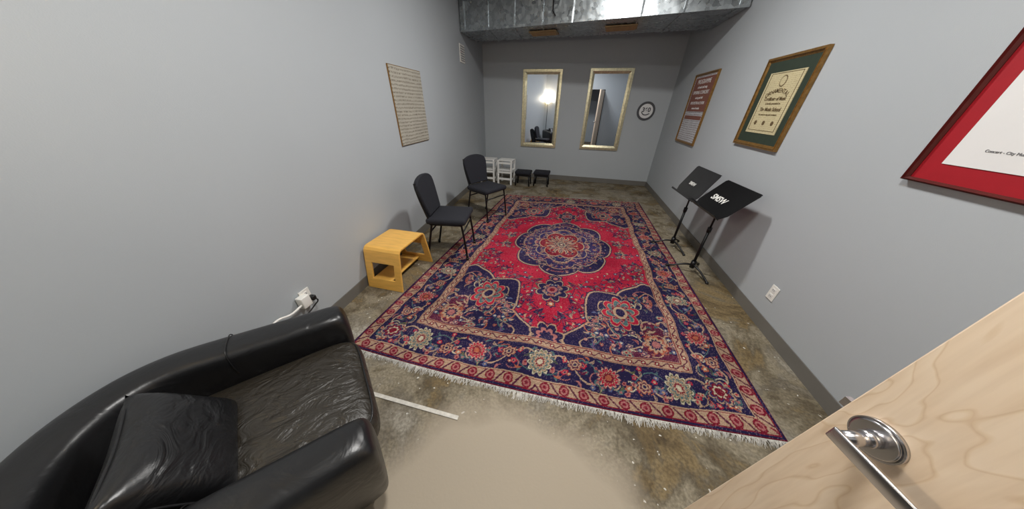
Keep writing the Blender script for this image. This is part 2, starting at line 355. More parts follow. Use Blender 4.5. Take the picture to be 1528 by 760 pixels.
def spray(cx,cy,s,ang):
    for a_ in (-0.95,-0.5,-0.15,0.2,0.6,1.0):
        q=s*rng.uniform(0.75,1.1)
        ex=cx+q*math.cos(ang+a_);ey=cy+q*math.sin(ang+a_)
        mxp=(cx+0.55*q*math.cos(ang+a_*0.4),cy+0.55*q*math.sin(ang+a_*0.4))
        curve([(cx,cy),mxp,(ex,ey)],0.007,rng.choice(['navy','green','plum','navy']))
        flower(ex,ey,rng.uniform(0.016,0.028),5,fs_[rng.randrange(6)],rng.random()*6)
        for g in range(3):
            t=rng.uniform(0.3,0.95); lx_,ly_=cx+q*t*math.cos(ang+a_*0.7),cy+q*t*math.sin(ang+a_*0.7)
            leaf(lx_+rng.uniform(-.02,.02),ly_+rng.uniform(-.02,.02),0.042,0.016,ang+a_+rng.choice([-0.9,0.9]),rng.choice(['navy','navy2','teal','tan','plum','navy']))
for (cx,cy,s,a_) in ((0.12,0.78,0.24,0.7),(0.30,0.80,0.26,0.1),(0.48,0.66,0.28,0.35),(0.66,0.36,0.22,0.9),(0.70,0.05,0.19,1.2),(0.16,1.02,0.22,0.9),(0.06,1.22,0.2,1.0),(0.80,0.26,0.18,1.3),(0.30,1.05,0.2,1.2),(0.74,0.55,0.16,0.2),(0.62,0.10,0.12,0.3)):
    spray(cx,cy,s,a_)
for k in range(90):
    px=rng.random()*0.9; py=rng.random()*1.45
    leaf(px,py,0.035,0.013,rng.random()*3.1,rng.choice(['navy','dred','plum','dred','tan']))
# spandrels
SX,SY=0.68,0.77
u=(fx-X)/SX; v_=(fy-Y)/SY; R=np.hypot(u,v_); th=np.arctan2(v_,u)
bnd=0.91+0.10*np.abs(np.cos(4.5*th))**0.7+0.14*np.exp(-((th-0.78)/0.16)**2)+0.13*np.exp(-((th-0.05)/0.12)**2)+0.08*np.exp(-((th-1.5)/0.1)**2)
put(field&(R<bnd+0.055),'navy'); put(field&(R<bnd+0.04),'tan'); put(field&(R<bnd+0.015),'navy')
b5=bnd-0.20+0.05*np.cos(9*th)
put(field&(R<b5),'tan'); put(field&(R<b5-0.018),'navy')
b6=0.40+0.09*np.cos(6*th)
put(field&(R<b6+0.02),'tan'); put(field&(R<b6),'plum')
inside=lambda px,py: math.hypot((fx-px)/SX,(fy-py)/SY)<0.93 and px>0.02
for k in range(30):
    px=fx-rng.random()*0.68; py=fy-rng.random()*0.78
    if inside(px,py): scroll(px,py,0.07+0.04*rng.random(),rng.random()*6,rng.choice([-1,1]),0.009,rng.choice(['tan','pink','teal','orange','tan','cream']),fs_[rng.randrange(6)])
for k in range(380):
    px=fx-rng.random()*0.8; py=fy-rng.random()*0.92
    if not inside(px,py): continue
    if rng.random()<0.55: leaf(px,py,0.045+0.03*rng.random(),0.018,rng.random()*3.14,rng.choice(['teal','pink','tan','dred','orange','blue','tan']),rng.choice(['navy','dred',None]))
    else: flower(px,py,0.014+0.014*rng.random(),rng.choice([4,5,6]),fs_[rng.randrange(6)],rng.random()*6)
flower(fx-0.33,fy-0.42,0.16,8,[(1,'navy'),(0.95,'tan'),(0.90,'red'),(0.72,'tan'),(0.68,'teal'),(0.45,'dred'),(0.34,'tan'),(0.22,'navy')],0.2,0.8)
for k in range(8):
    a_=k*math.pi/4; flower(fx-0.33+0.075*math.cos(a_),fy-0.42+0.095*math.sin(a_),0.018,5,[(1,'pink'),(0.5,'navy')],a_)
flower(fx-0.13,fy-0.12,0.085,10,[(1,'orange'),(0.85,'tan'),(0.6,'navy'),(0.4,'pink')],0.1)
# medallion
Rm=np.hypot(X/0.59,Y/0.68); tm=np.arctan2(Y/0.68,X/0.59)
bm_=0.84+0.15*np.abs(np.cos(4*tm))**0.6
put(Rm<bm_+0.055,'navy'); put(Rm<bm_+0.04,'tan'); put(Rm<bm_+0.015,'navy')
b1=bm_-0.17; put(Rm<b1+0.015,'tan'); put(Rm<b1,'navy2')
for k in range(230):
    rr=rng.uniform(0.15,0.92); a_=rng.random()*math.pi/2
    px,py=0.59*rr*math.cos(a_),0.68*rr*math.sin(a_)
    if rng.random()<0.6: leaf(px,py,0.045,0.015,rng.random()*3.1,rng.choice(['teal','pink','tan','orange','blue','dred','tan']),'navy')
    else: flower(px,py,rng.uniform(0.012,0.020),5,fs_[rng.randrange(6)],rng.random()*6)
for k in range(8):
    a_=(k+0.5)*math.pi/16
    scroll(0.45*math.cos(a_),0.52*math.sin(a_),0.05,a_*3,1 if k%2 else -1,0.007,'tan')
b2=0.50+0.10*np.abs(np.cos(4*tm+0.4)); ringm=(Rm<b2+0.02)&(Rm>b2); put(ringm,'tan')
b3=0.36+0.12*np.abs(np.cos(3*tm)); put(Rm<b3+0.02,'tan'); put(Rm<b3,'dred')
for k in range(46):
    rr=rng.uniform(0.08,0.38); a_=rng.random()*math.pi/2
    px,py=0.60*rr*math.cos(a_),0.68*rr*math.sin(a_)
    leaf(px,py,0.05,0.016,a_+rng.uniform(-1,1),rng.choice(['tan','navy','orange','navy','pink','tan']))
for k in range(5):
    a_=k*math.pi/8
    leaf(0.14*math.cos(a_),0.16*math.sin(a_),0.16,0.036,a_,'tan','navy')
flower(0,0,0.085,8,[(1,'navy'),(0.85,'tan'),(0.6,'teal'),(0.4,'dred'),(0.2,'cream')])
flower(0,0.76,0.08,6,[(1,'navy'),(0.8,'tan'),(0.7,'navy'),(0.3,'pink')],0.5)
flower(0,0.95,0.165,8,[(1,'navy'),(0.95,'tan'),(0.88,'navy'),(0.55,'tan'),(0.48,'navy2'),(0.28,'pink'),(0.15,'dred')],0.39,0.9)
for k in range(6):
    a_=k*math.pi/3+0.3; flower(0.07*abs(math.cos(a_)),0.95+0.08*math.sin(a_),0.02,5,fs_[k],a_)
flower(0,1.15,0.05,6,[(1,'navy'),(0.7,'orange'),(0.3,'cream')],0.5)
flower(0,fy-0.02,0.15,8,[(1,'tan'),(0.9,'navy'),(0.6,'pink'),(0.4,'navy')],0.39)
# borders
put(D<=0.40,'tan'); put(D<0.394,'dred')
tt=np.mod(T,0.09)-0.045
off=D-0.362
put((D<=0.392)&(D>0.332)&(np.abs(off)<0.024),'tan')
put((D<=0.392)&(D>0.332)&(np.abs(off-0.014*np.sin(T*2*np.pi/0.09))<0.005),'plum')
put((D<=0.392)&(D>0.332)&(np.hypot(tt,off)<0.017),'dred'); put((D<=0.392)&(D>0.332)&(np.hypot(tt,off)<0.008),'cream')
put(D<=0.336,'tan'); put(D<=0.330,'navy')
put(D<=0.098,'tan'); put(D<=0.092,'dred')
off=D-0.055
put((D<=0.09)&(D>0.02)&(np.abs(off)<0.030),'tan')
t2=np.mod(T,0.115)-0.0575
put((D<=0.09)&(D>0.02)&(np.hypot(t2,off)<0.031),'dred'); put((D<=0.09)&(D>0.02)&(np.hypot(t2,off)<0.021),'pink'); put((D<=0.09)&(D>0.02)&(np.hypot(t2,off)<0.011),'dred')
t3=np.mod(T+0.0575,0.115)-0.0575
put((D<=0.09)&(D>0.02)&(np.abs(t3+off*0.8)<0.007),'plum')
put(D<=0.02,'navy'); put(D<=0.008,'dred')
bc=0.213
vm=(D>0.102)&(D<0.326)
def bpos(t,o,side): return (hx-o,t) if side else (t,hy-o)
PER=0.86
put(vm&(np.abs(D-bc-0.078*np.sin(T*4*np.pi/PER))<0.006),'tan')
put(vm&(np.abs(D-bc+0.074*np.sin(T*4*np.pi/PER+0.7))<0.004),'teal')
smalls=[[(1,'red'),(0.6,'pink'),(0.25,'navy')],[(1,'pink'),(0.5,'dred')],[(1,'orange'),(0.45,'cream')],[(1,'tan'),(0.5,'red')],[(1,'blue'),(0.4,'tan')],[(1,'red'),(0.5,'tan')],[(1,'teal'),(0.5,'pink')]]
for side,length in ((1,hy-0.12),(0,hx-0.12)):
    t=0.06
    while t<length:
        o_=bc+rng.choice([-0.045,0.045]); x_,y_=bpos(t,o_,side)
        scroll(x_,y_,rng.uniform(0.045,0.065),rng.random()*6,rng.choice([-1,1]),0.009,rng.choice(['tan','pink','tan','orange','cream']),rng.choice(smalls)); t+=0.10
    for q in range(int(length*80)):
        to=rng.random()*length; oo=bc+rng.uniform(-0.098,0.100)
        x_,y_=bpos(to,oo,side)
        if rng.random()<0.5: leaf(x_,y_,rng.uniform(0.035,0.065),0.016,rng.random()*3.1,rng.choice(['teal','green','pink','tan','orange','dred','tan']),rng.choice(['navy',None]))
        else: flower(x_,y_,rng.uniform(0.012,0.020),5,rng.choice(smalls),rng.random()*6)
    t=0.0;k=0
    while t<length-0.12:
        cx,cy=bpos(t,bc,side)
        if k%4==0: 
            flower(cx,cy,0.086,12,[(1,'navy'),(0.95,'cream'),(0.84,'green'),(0.76,'tan'),(0.64,'teal'),(0.50,'tan'),(0.36,'dred'),(0.2,'cream')],0.3,0.8 if not side else 1.3)
        elif k%4==2: flower(cx,cy,0.080,14,[(1,'navy'),(0.94,'pink'),(0.84,'cream'),(0.78,'red'),(0.55,'tan'),(0.48,'dred'),(0.25,'orange')],0,1.0)
        else:
            cx,cy=bpos(t,bc+(0.03 if k%4==1 else -0.03),side)
            flower(cx,cy,0.052,6,[(1,'navy'),(0.9,'orange'),(0.78,'tan'),(0.62,'plum'),(0.35,'tan'),(0.2,'navy')],0.3)
        t+=PER/4; k+=1
flower(hx-bc,hy-bc,0.088,8,[(1,'navy'),(0.92,'tan'),(0.8,'navy2'),(0.65,'dred'),(0.45,'cream'),(0.3,'dred')],0.39)
F=np.concatenate([A[::-1][:-1],A],axis=0); F=np.concatenate([F[:,::-1][:,:-1],F],axis=1)
ny,nx=F.shape[:2]
xx=np.linspace(-hx,hx,nx); yy=np.linspace(-hy,hy,ny)
GX,GY=np.meshgrid(xx,yy)
wx=0.010*np.sin(GY*6+1.3*np.sin(GX*3+1))+0.006*np.sin(GY*17+GX*5); wy=0.012*np.sin(GX*5+1.1*np.sin(GY*2.3+2))+0.006*np.sin(GX*15-GY*4)
fade=np.clip(np.minimum(hx-np.abs(GX),hy-np.abs(GY))/0.1,0,1)
ii=np.clip(np.rint((GX+wx*fade+hx)/(2*hx)*(nx-1)),0,nx-1).astype(int); jj=np.clip(np.rint((GY+wy*fade+hy)/(2*hy)*(ny-1)),0,ny-1).astype(int)
F=F[jj,ii]
wear=np.random.rand(ny,nx,1); rows=np.random.rand(ny,1,1)
F=F*(0.80+0.26*wear)*(0.92+0.12*rows)
mottle=(np.sin(GX*7+2*np.sin(GY*5))*np.sin(GY*9+1.5*np.sin(GX*4)))[:,:,None]
F=F*(1+0.08*mottle)
wn=(np.random.rand(ny,nx)<0.08*(1+mottle[:,:,0]))[:,:,None]
F=np.where(wn,F*0.55+np.array((176,146,138))*0.45,F)
F=np.clip(F/255,0,1); Fl=np.where(F<=0.04045,F/12.92,((F+0.055)/1.055)**2.4)
rug=empty('area_rug',(0,0,0))
NL=np.array((-1.385,0.87));NR=np.array((1.305,0.935));FRr=np.array((1.275,4.85));FLr=np.array((-1.20,4.60))
a_=((GX+hx)/(2*hx))[...,None]; b_=((GY+hy)/(2*hy))[...,None]
XY=NL*(1-a_)*(1-b_)+NR*a_*(1-b_)+FRr*a_*b_+FLr*(1-a_)*b_
XY[...,1]-=(0.05*(1-(GX/hx)**2)*np.clip(1-(GY+hy)/1.0,0,1))
Z=np.full((ny,nx),0.012); Z[0,:]=Z[-1,:]=0.001; Z[:,0]=Z[:,-1]=0.001
V=np.concatenate([XY,Z[...,None]],axis=2).reshape(-1,3)
idx=np.arange(ny*nx).reshape(ny,nx)
Q=np.stack([idx[:-1,:-1],idx[:-1,1:],idx[1:,1:],idx[1:,:-1]],axis=-1).reshape(-1,4)
me=bpy.data.meshes.new('pile'); me.vertices.add(len(V)); me.vertices.foreach_set('co',V.astype(np.float32).ravel())
me.loops.add(Q.size); me.loops.foreach_set('vertex_index',Q.astype(np.int32).ravel())
me.polygons.add(len(Q)); me.polygons.foreach_set('loop_start',(np.arange(len(Q))*4).astype(np.int32))
me.update(calc_edges=True)
ca=me.color_attributes.new('pattern','FLOAT_COLOR','POINT')
ca.data.foreach_set('color',np.concatenate([Fl,np.ones((ny,nx,1))],axis=2).astype(np.float32).ravel())
m,nt,b=newmat('knotted_wool'); L=nt.links
at=nt.nodes.new('ShaderNodeAttribute'); at.attribute_name='pattern'; L.new(at.outputs['Color'],b.inputs['Base Color'])
b.inputs['Roughness'].default_value=0.95; setin(b,'Specular IOR Level',0.12)
tc=nt.nodes.new('ShaderNodeTexCoord'); n=nt.nodes.new('ShaderNodeTexNoise'); n.inputs['Scale'].default_value=180; L.new(tc.outputs['Object'],n.inputs['Vector'])
bp=nt.nodes.new('ShaderNodeBump'); bp.inputs['Strength'].default_value=0.5; bp.inputs['Distance'].default_value=0.004; L.new(n.outputs['Fac'],bp.inputs['Height']); L.new(bp.outputs['Normal'],b.inputs['Normal'])
link('pile',me,m,rug)
vs=[];fs=[]
def fringe(p,q,nrm,n,bow=0.0):
    p=np.array(p);q=np.array(q)
    for i in range(n):
        t=(i+random.random()*0.9)/n
        c=p+(q-p)*t; c=c+np.array(nrm)*bow*(1-(2*t-1)**2); l=random.uniform(0.015,0.050)*(0.85+0.3*math.sin(t*37)*math.sin(t*11))
        d=np.array(nrm)*l+(q-p)/np.linalg.norm(q-p)*random.uniform(-0.024,0.024); s=(q-p)/np.linalg.norm(q-p)*0.0018
        k=len(vs); z1=random.uniform(0.003,0.008)
        m_=c+d*0.5
        for pt,z in ((c-s,0.010),(c+s,0.010),(m_+s,z1+0.004),(m_-s,z1+0.004),(c+d+s*.6,0.002),(c+d-s*.6,0.002)): vs.append((pt[0],pt[1],z))
        fs.append((k,k+1,k+2,k+3)); fs.append((k+3,k+2,k+4,k+5))
fringe(NL,NR,(0,-1),1150,0.05); fringe(FLr,FRr,(0,1),500)
me=bpy.data.meshes.new('fringe'); me.from_pydata(vs,[],fs); link('fringe',me,M_fringe,rug)

# ---------------------------------------------------------------- armchair
arm=empty('leather_armchair',(-1.085,0.17,0),math.radians(-39.7))
AW=0.345; H0=0.585; H1=0.045
def hgt(f): return H0+H1*min(1,max(0,(0.40-f)/0.62))**1.2
def shell():
    a=AW; path=[]
    for f in (0.40,0.30,0.20,0.10,0.02): path.append((-a,f))
    n=22
    for i in range(1,n):
        t=math.pi*i/n; c=math.cos(t); s=math.sin(t)
        path.append((-a*math.copysign(abs(c)**0.9,c),-0.05-0.31*s**0.9))
    for f in (0.02,0.10,0.20,0.30,0.40): path.append((a,f))
    N=len(path); bm=bmesh.new(); rings=[]
    def prof(h): return [(0.0,0.06),(0.045,0.07),(0.06,0.18),(0.07,0.32),(0.078,h-0.14),(0.080,h-0.05),(0.066,h-0.008),(0.0,h),(-0.066,h-0.008),(-0.080,h-0.05),(-0.075,h-0.14),(-0.07,0.32),(-0.055,0.18),(-0.035,0.07)]
    def ring(i,sc=1.0,adv=0.0):
        p=Vector(path[i]); q=Vector(path[min(i+1,N-1)])-Vector(path[max(i-1,0)]); q.normalize()
        if i in(0,1,2,3): q=Vector((0,-1))
        if i in(N-1,N-2,N-3,N-4): q=Vector((0,1))
        nrm=Vector((q.y,-q.x))
        h=hgt(p.y)
        R=[]
        for o,z in prof(h):
            zz=0.34+(z-0.34)*sc if sc<1 else z
            inset=0.06*max(0,(0.35-zz)/0.35)
            w=p+nrm*(o*sc)-nrm*inset
            rake=-0.05*max(0,(0.5-zz)/0.5)*max(0,(p.y-0.1)/0.3)
            R.append(bm.verts.new((w.x,w.y+adv+rake,zz)))
        return R
    seq=[(0,0.60,0.045),(0,0.93,0.034)]+[(i,1,0) for i in range(N)]+[(N-1,0.93,0.034),(N-1,0.60,0.045)]
    for i,sc,adv in seq: rings.append(ring(i,sc,adv))
    m_=len(rings[0])
    for r0,r1 in zip(rings[:-1],rings[1:]):
        for k in range(m_): bm.faces.new((r0[k],r0[(k+1)%m_],r1[(k+1)%m_],r1[k]))
    bm.faces.new(rings[0]); bm.faces.new(rings[-1][::-1])
    bmesh.ops.recalc_face_normals(bm,faces=bm.faces)
    me=bpy.data.meshes.new('tub_shell'); bm.to_mesh(me); bm.free()
    o=link('tub_shell',me,M_leather,arm,True); s=o.modifiers.new('s','SUBSURF'); s.levels=2; s.render_levels=2
shell()
box('seat_base',(0.58,0.70,0.25),(0,0.045,0.19),M_leather,arm,bev=0.03,seg=4)
cushion('seat_cushion',0.285,0.36,0.085,0.26,M_leather2,arm,(0,0.095,0.375),nu=80,nv=32,puff=0.03)
tube('cushion_piping',[(0.272*math.copysign(abs(math.cos(t))**0.3,math.cos(t)),0.095+0.35*math.copysign(abs(math.sin(t))**0.3,math.sin(t)),0.425) for t in np.linspace(0,2*math.pi,41)[:-1]],0.004,M_leather,arm,cyc=True)
def seam(nm,p,nx_,h):
    pts=[]
    for o,z in ((0.078,0.40),(0.080,h-0.10),(0.078,h-0.045),(0.062,h-0.010),(0.03,h-0.002),(0,h-0.001),(-0.03,h-0.002),(-0.062,h-0.010),(-0.078,h-0.045),(-0.078,h-0.12)):
        pts.append((p[0]+nx_[0]*o,p[1]+nx_[1]*o,z))
    tube(nm,pts,0.0022,M_leather,arm)
seam('seam_1',(-AW,0.02),(-1,0),hgt(0.02))
seam('seam_2',(AW,0.02),(1,0),hgt(0.02))
def pillow():
    bm=bmesh.new(); n=28; g={}
    for s in (1,-1):
        for i in range(n+1):
            for j in range(n+1):
                x=-1+2*i/n; z=-1+2*j/n
                t=0.075*((1-x**4)*(1-z**4))**0.5
                px=0.20*x*(1-0.10*(1-z*z)*abs(x)**3); pz=0.145*z*(1-0.12*(1-x*x)*abs(z)**3)
                g[(s,i,j)]=bm.verts.new((px,s*t,pz))
        for i in range(n):
            for j in range(n):
                bm.faces.new((g[(s,i,j)],g[(s,i+1,j)],g[(s,i+1,j+1)],g[(s,i,j+1)]))
    bmesh.ops.remove_doubles(bm,verts=bm.verts,dist=1e-4); bmesh.ops.recalc_face_normals(bm,faces=bm.faces)
    me=bpy.data.meshes.new('throw_pillow'); bm.to_mesh(me); bm.free()
    return link('throw_pillow',me,M_leather3,None,True)
pl=pillow(); pl.parent=arm; pl.location=(0.055,-0.05,0.565); pl.rotation_euler=(0.55,0,0.12)
pp=[]
for k in range(40):
    t=2*math.pi*k/40; cx=math.copysign(min(1,abs(math.cos(t))**0.35),math.cos(t)); cz=math.copysign(min(1,abs(math.sin(t))**0.35),math.sin(t))
    px=0.20*cx*(1-0.10*(1-cz*cz)*abs(cx)**3); pz=0.145*cz*(1-0.12*(1-cx*cx)*abs(cz)**3); pp.append((px*1.0,0,pz*1.0))
o=tube('pillow_piping',pp,0.004,M_leather,arm,cyc=True); o.location=pl.location; o.rotation_euler=pl.rotation_euler
for i,(x_,y_) in enumerate(((-0.25,-0.22),(0.25,-0.22),(-0.25,0.30),(0.25,0.30))):
    rod('foot_%d'%i,(x_,y_,0),(x_,y_,0.09),0.022,M_dark,arm)

# ---------------------------------------------------------------- bent ply stool
st=empty('wooden_step_stool',(-1.55,1.765,0))
def plystool():
    leg=[(-0.270,0.0),(-0.262,0.045),(-0.252,0.10),(-0.242,0.155),(-0.233,0.205),(-0.223,0.255),(-0.213,0.305),(-0.206,0.345)]
    arc=[(-0.200,0.368),(-0.186,0.385),(-0.165,0.392)]
    top=[(-0.08,0.392),(0,0.392)]
    pr=leg+arc+top; full=pr+[(-y,z) for y,z in pr[::-1][1:]]
    xs_=[-0.182,-0.115,0,0.115,0.182]
    bm=bmesh.new(); G=[[bm.verts.new((x,y,z)) for x in xs_] for y,z in full]
    for i in range(len(full)-1):
        for k in range(4):
            zc=(full[i][1]+full[i+1][1])/2
            if k in(1,2) and 0.12<zc<0.28: continue
            bm.faces.new((G[i][k],G[i][k+1],G[i+1][k+1],G[i+1][k]))
    bmesh.ops.recalc_face_normals(bm,faces=bm.faces)
    me=bpy.data.meshes.new('bent_body'); bm.to_mesh(me); bm.free()
    o=link('bent_body',me,M_birch,st,False)
    s=o.modifiers.new('s','SOLIDIFY'); s.thickness=0.018; s.offset=0
    bv=o.modifiers.new('b','BEVEL'); bv.width=0.004; bv.segments=2; bv.limit_method='ANGLE'; bv.angle_limit=0.8
plystool()
box('stretcher_shelf',(0.20,0.485,0.016),(-0.06,0,0.06),M_birch,st,bev=0.003,seg=1)

# ---------------------------------------------------------------- stacking chairs
def chair(loc,ang):
    c=empty('stacking_chair',(loc[0],loc[1],0.0125),math.radians(ang))
    box('seat',(0.42,0.43,0.065),(0.0,0,0.445),M_blackfab,c,bev=0.028,seg=4)
    out=[(-0.165,0.50),(0.165,0.50),(0.185,0.60),(0.205,0.72),(0.21,0.79)]
    for t in np.linspace(0,math.pi,15): out.append((0.205*math.cos(t)*1.0,0.81+0.085*math.sin(t)))
    out+= [(-0.21,0.79),(-0.205,0.72),(-0.185,0.60)]
    p=plate('back_pad',out,0.045,M_blackfab,c,bev=0.012)
    p.location=(-0.185+0.115,0,0); p.rotation_euler=(0,math.radians(-12.5),0)
    for s in (1,-1):
        tube('upright_%d'%s,[(-0.16,0.185*s,0.41),(-0.195,0.185*s,0.52),(-0.245,0.20*s,0.74),(-0.262,0.19*s,0.83)],0.011,M_blackmet,c)
        tube('rear_leg_%d'%s,[(-0.15,0.19*s,0.42),(-0.19,0.195*s,0.25),(-0.25,0.20*s,-0.008)],0.011,M_blackmet,c)
        tube('front_leg_%d'%s,[(0.16,0.19*s,0.42),(0.18,0.195*s,0.25),(0.20,0.20*s,0.004)],0.011,M_blackmet,c)
        rod('seat_rail_%d'%s,(-0.17,0.19*s,0.41),(0.17,0.19*s,0.41),0.011,M_blackmet,c)
        rod('glide_f%d'%s,(0.20,0.20*s,0),(0.20,0.20*s,0.03),0.015,M_dark,c)
        rod('glide_r%d'%s,(-0.25,0.20*s,-0.0125),(-0.25,0.20*s,0.03),0.015,M_dark,c)
    rod('front_bar',(0.172,-0.19,0.33),(0.172,0.19,0.33),0.008,M_blackmet,c)
    rod('rear_bar',(-0.17,-0.19,0.33),(-0.17,0.19,0.33),0.008,M_blackmet,c)
    return c
chair((-1.235,2.32),10)
chair((-1.20,3.46),-27)

# ---------------------------------------------------------------- white stools
def wstool(loc,ang):
    c=empty('white_step_stool',(loc[0],loc[1],0),math.radians(ang))
    for z,d in ((0.50,0.30),(0.30,0.30)):
        for k in range(4): box('slat_%d_%d'%(int(z*100),k),(0.32,0.062,0.018),(0,-0.108+k*0.072,z),M_white,c,bev=0.003,seg=1)
    for sx in (-1,1):
        for sy in (-1,1): box('leg_%d%d'%(sx,sy),(0.035,0.035,0.50),(0.145*sx,0.13*sy,0.25),M_white,c,bev=0.003,seg=1)
        box('side_rail_a%d'%sx,(0.018,0.26,0.04),(0.145*sx,0,0.46),M_white,c)
        box('side_rail_b%d'%sx,(0.018,0.26,0.04),(0.145*sx,0,0.27),M_white,c)
        box('side_rail_c%d'%sx,(0.018,0.26,0.03),(0.145*sx,0,0.10),M_white,c)
    for z in (0.45,0.26,0.12): box('front_rail_%d'%int(z*100),(0.29,0.018,0.04),(0,-0.13,z),M_white,c)
    return c
wstool((-1.82,5.42),3); wstool((-1.42,5.44),-3)
def fstool(loc,ang):
    c=empty('black_footstool',(loc[0],loc[1],0),math.radians(ang))
    box('padded_top',(0.34,0.28,0.06),(0,0,0.275),M_blackfab,c,bev=0.02,seg=4)
    box('apron',(0.30,0.24,0.05),(0,0,0.23),M_blackmet,c,bev=0.004,seg=1)
    for sx in (-1,1):
        for sy in (-1,1): rod('leg_%d%d'%(sx,sy),(0.15*sx,0.11*sy,0),(0.13*sx,0.10*sy,0.24),0.014,M_blackmet,c,r2=0.018)
    return c
fstool((-1.03,5.42),0); fstool((-0.64,5.5),0)

# ---------------------------------------------------------------- music stands
TM=Matrix(((0,0,-1),(-1,0,0),(0,1,0)))
def mstand(loc,zc,alpha,yaw,txt,pm,ts):
    c=empty('music_stand',(loc[0],loc[1],0),math.radians(yaw))
    for k in range(3):
        a=math.radians(168+120*k)
        ex,ey=0.225*math.cos(a),0.225*math.sin(a)
        zf=0.0125 if k==0 else 0.0
        tube('foot_%d'%k,[(0.0,0.0,0.085),(ex*0.35,ey*0.35,0.075),(ex*0.8,ey*0.8,0.035),(ex,ey,0.012+zf)],0.010,M_blackmet,c)
        rod('foot_pad_%d'%k,(ex,ey,zf),(ex,ey,0.018+zf),0.014,M_dark,c)
    rod('hub',(0,0,0.05),(0,0,0.13),0.024,M_blackmet,c)
    rod('lower_pole',(0,0,0.06),(0,0,0.50),0.0135,M_blackmet,c)
    rod('collar',(0,0,0.47),(0,0,0.52),0.019,M_blackmet,c)
    rod('upper_pole',(0,0,0.5),(0,0,zc-0.03),0.009,M_blackmet,c)
    rod('tilt_knob',(0.0,-0.05,zc-0.04),(0,0.05,zc-0.04),0.018,M_blackmet,c)
    d=empty('desk',(0,0,zc),0,c); d.rotation_euler=(0,math.radians(alpha),0)
    out=[(-0.21,-0.165),(0.21,-0.165),(0.25,-0.10),(0.25,0.15),(0.235,0.165),(-0.235,0.165),(-0.25,0.15),(-0.25,-0.10)]
    plate('panel',out,0.005,pm,d)
    box('tray',(0.062,0.46,0.005),(-0.032,0,-0.165),pm,d)
    box('tray_lip',(0.005,0.46,0.018),(-0.062,0,-0.157),pm,d)
    box('top_lip',(0.012,0.47,0.005),(0.005,0,0.165),pm,d)
    box('spine_bracket',(0.022,0.06,0.14),(0.014,0,0.0),M_blackmet,d,bev=0.003,seg=1)
    text('stencil',txt,ts,M_white,d,(-0.0045,0.04,-0.02),mtx=TM,ext=0.0006,bold=ts*0.02)
    return c
mstand((1.385,2.60),0.80,42,4,'SMSW',M_blackmet,0.078)
mstand((1.35,3.16),0.80,28,4,'SMSW',M_graymet,0.048)

# ---------------------------------------------------------------- wall pieces (local X width, Z up, front = -Y)
R_=math.radians
def framed(name,loc,rz,w,h,fw,fmat,depth=0.025,matb=None,mw=0.0,inner=None):
    c=empty(name,loc,rz)
    def ring(nm,ow,oh,wd,y0,y1,mt,slope=0.0):
        bm=bmesh.new(); o=[(-ow,-oh),(ow,-oh),(ow,oh),(-ow,oh)]; i_=[(-ow+wd,-oh+wd),(ow-wd,-oh+wd),(ow-wd,oh-wd),(-ow+wd,oh-wd)]
        of=[bm.verts.new((a,y1,b)) for a,b in o]; inf=[bm.verts.new((a,y1+slope,b)) for a,b in i_]
        ob=[bm.verts.new((a,y0,b)) for a,b in o]; ib=[bm.verts.new((a,y0,b)) for a,b in i_]
        for k in range(4):
            q=(k+1)%4
            bm.faces.new((of[k],of[q],inf[q],inf[k])); bm.faces.new((ob[k],ob[q],of[q],of[k])); bm.faces.new((inf[k],inf[q],ib[q],ib[k])); bm.faces.new((ib[k],ib[q],ob[q],ob[k]))
        bmesh.ops.recalc_face_normals(bm,faces=bm.faces)
        me=bpy.data.meshes.new(nm); bm.to_mesh(me); bm.free(); return link(nm,me,mt,c)
    W,H=w/2,h/2
    if fw>0:
        ring('frame_outer',W,H,fw*0.5,0,-depth,fmat,0.0)
        ring('frame_inner',W-fw*0.45,H-fw*0.45,fw*0.55,0,-depth*0.85,fmat,depth*0.4)
        ring('frame_bead',W-fw*0.42,H-fw*0.42,fw*0.1,-depth*0.8,-depth*1.2,fmat,0.0)
    y=-0.008
    iw,ih=W-fw*0.9,H-fw*0.9
    if matb: box('mat_board',(iw*2,0.004,ih*2),(0,y,0),matb,c); y-=0.004
    box('picture',((iw-mw)*2,0.004,(ih-mw)*2),(0,y,0),inner,c)
    return c,y
ang=math.atan(0.0802)
y0=2.865; zc=1.46
c=empty('handwritten_poster',(lx(y0)+0.006,y0,zc),R_(90)+ang)
box('board',(0.65,0.010,0.72),(0,-0.001,0),M_gold2,c)
box('sheet',(0.638,0.004,0.708),(0,-0.008,0),M_hand,c)
c=empty('wall_vent_cover',(lx(4.8)+0.006,4.8,2.21),R_(90)+ang)
box('plate',(0.24,0.010,0.24),(0,0,0),M_whitepl,c,bev=0.003,seg=1)
for k in range(7): box('louvre_%d'%k,(0.20,0.008,0.012),(0,-0.008,-0.09+k*0.03),M_vent,c)

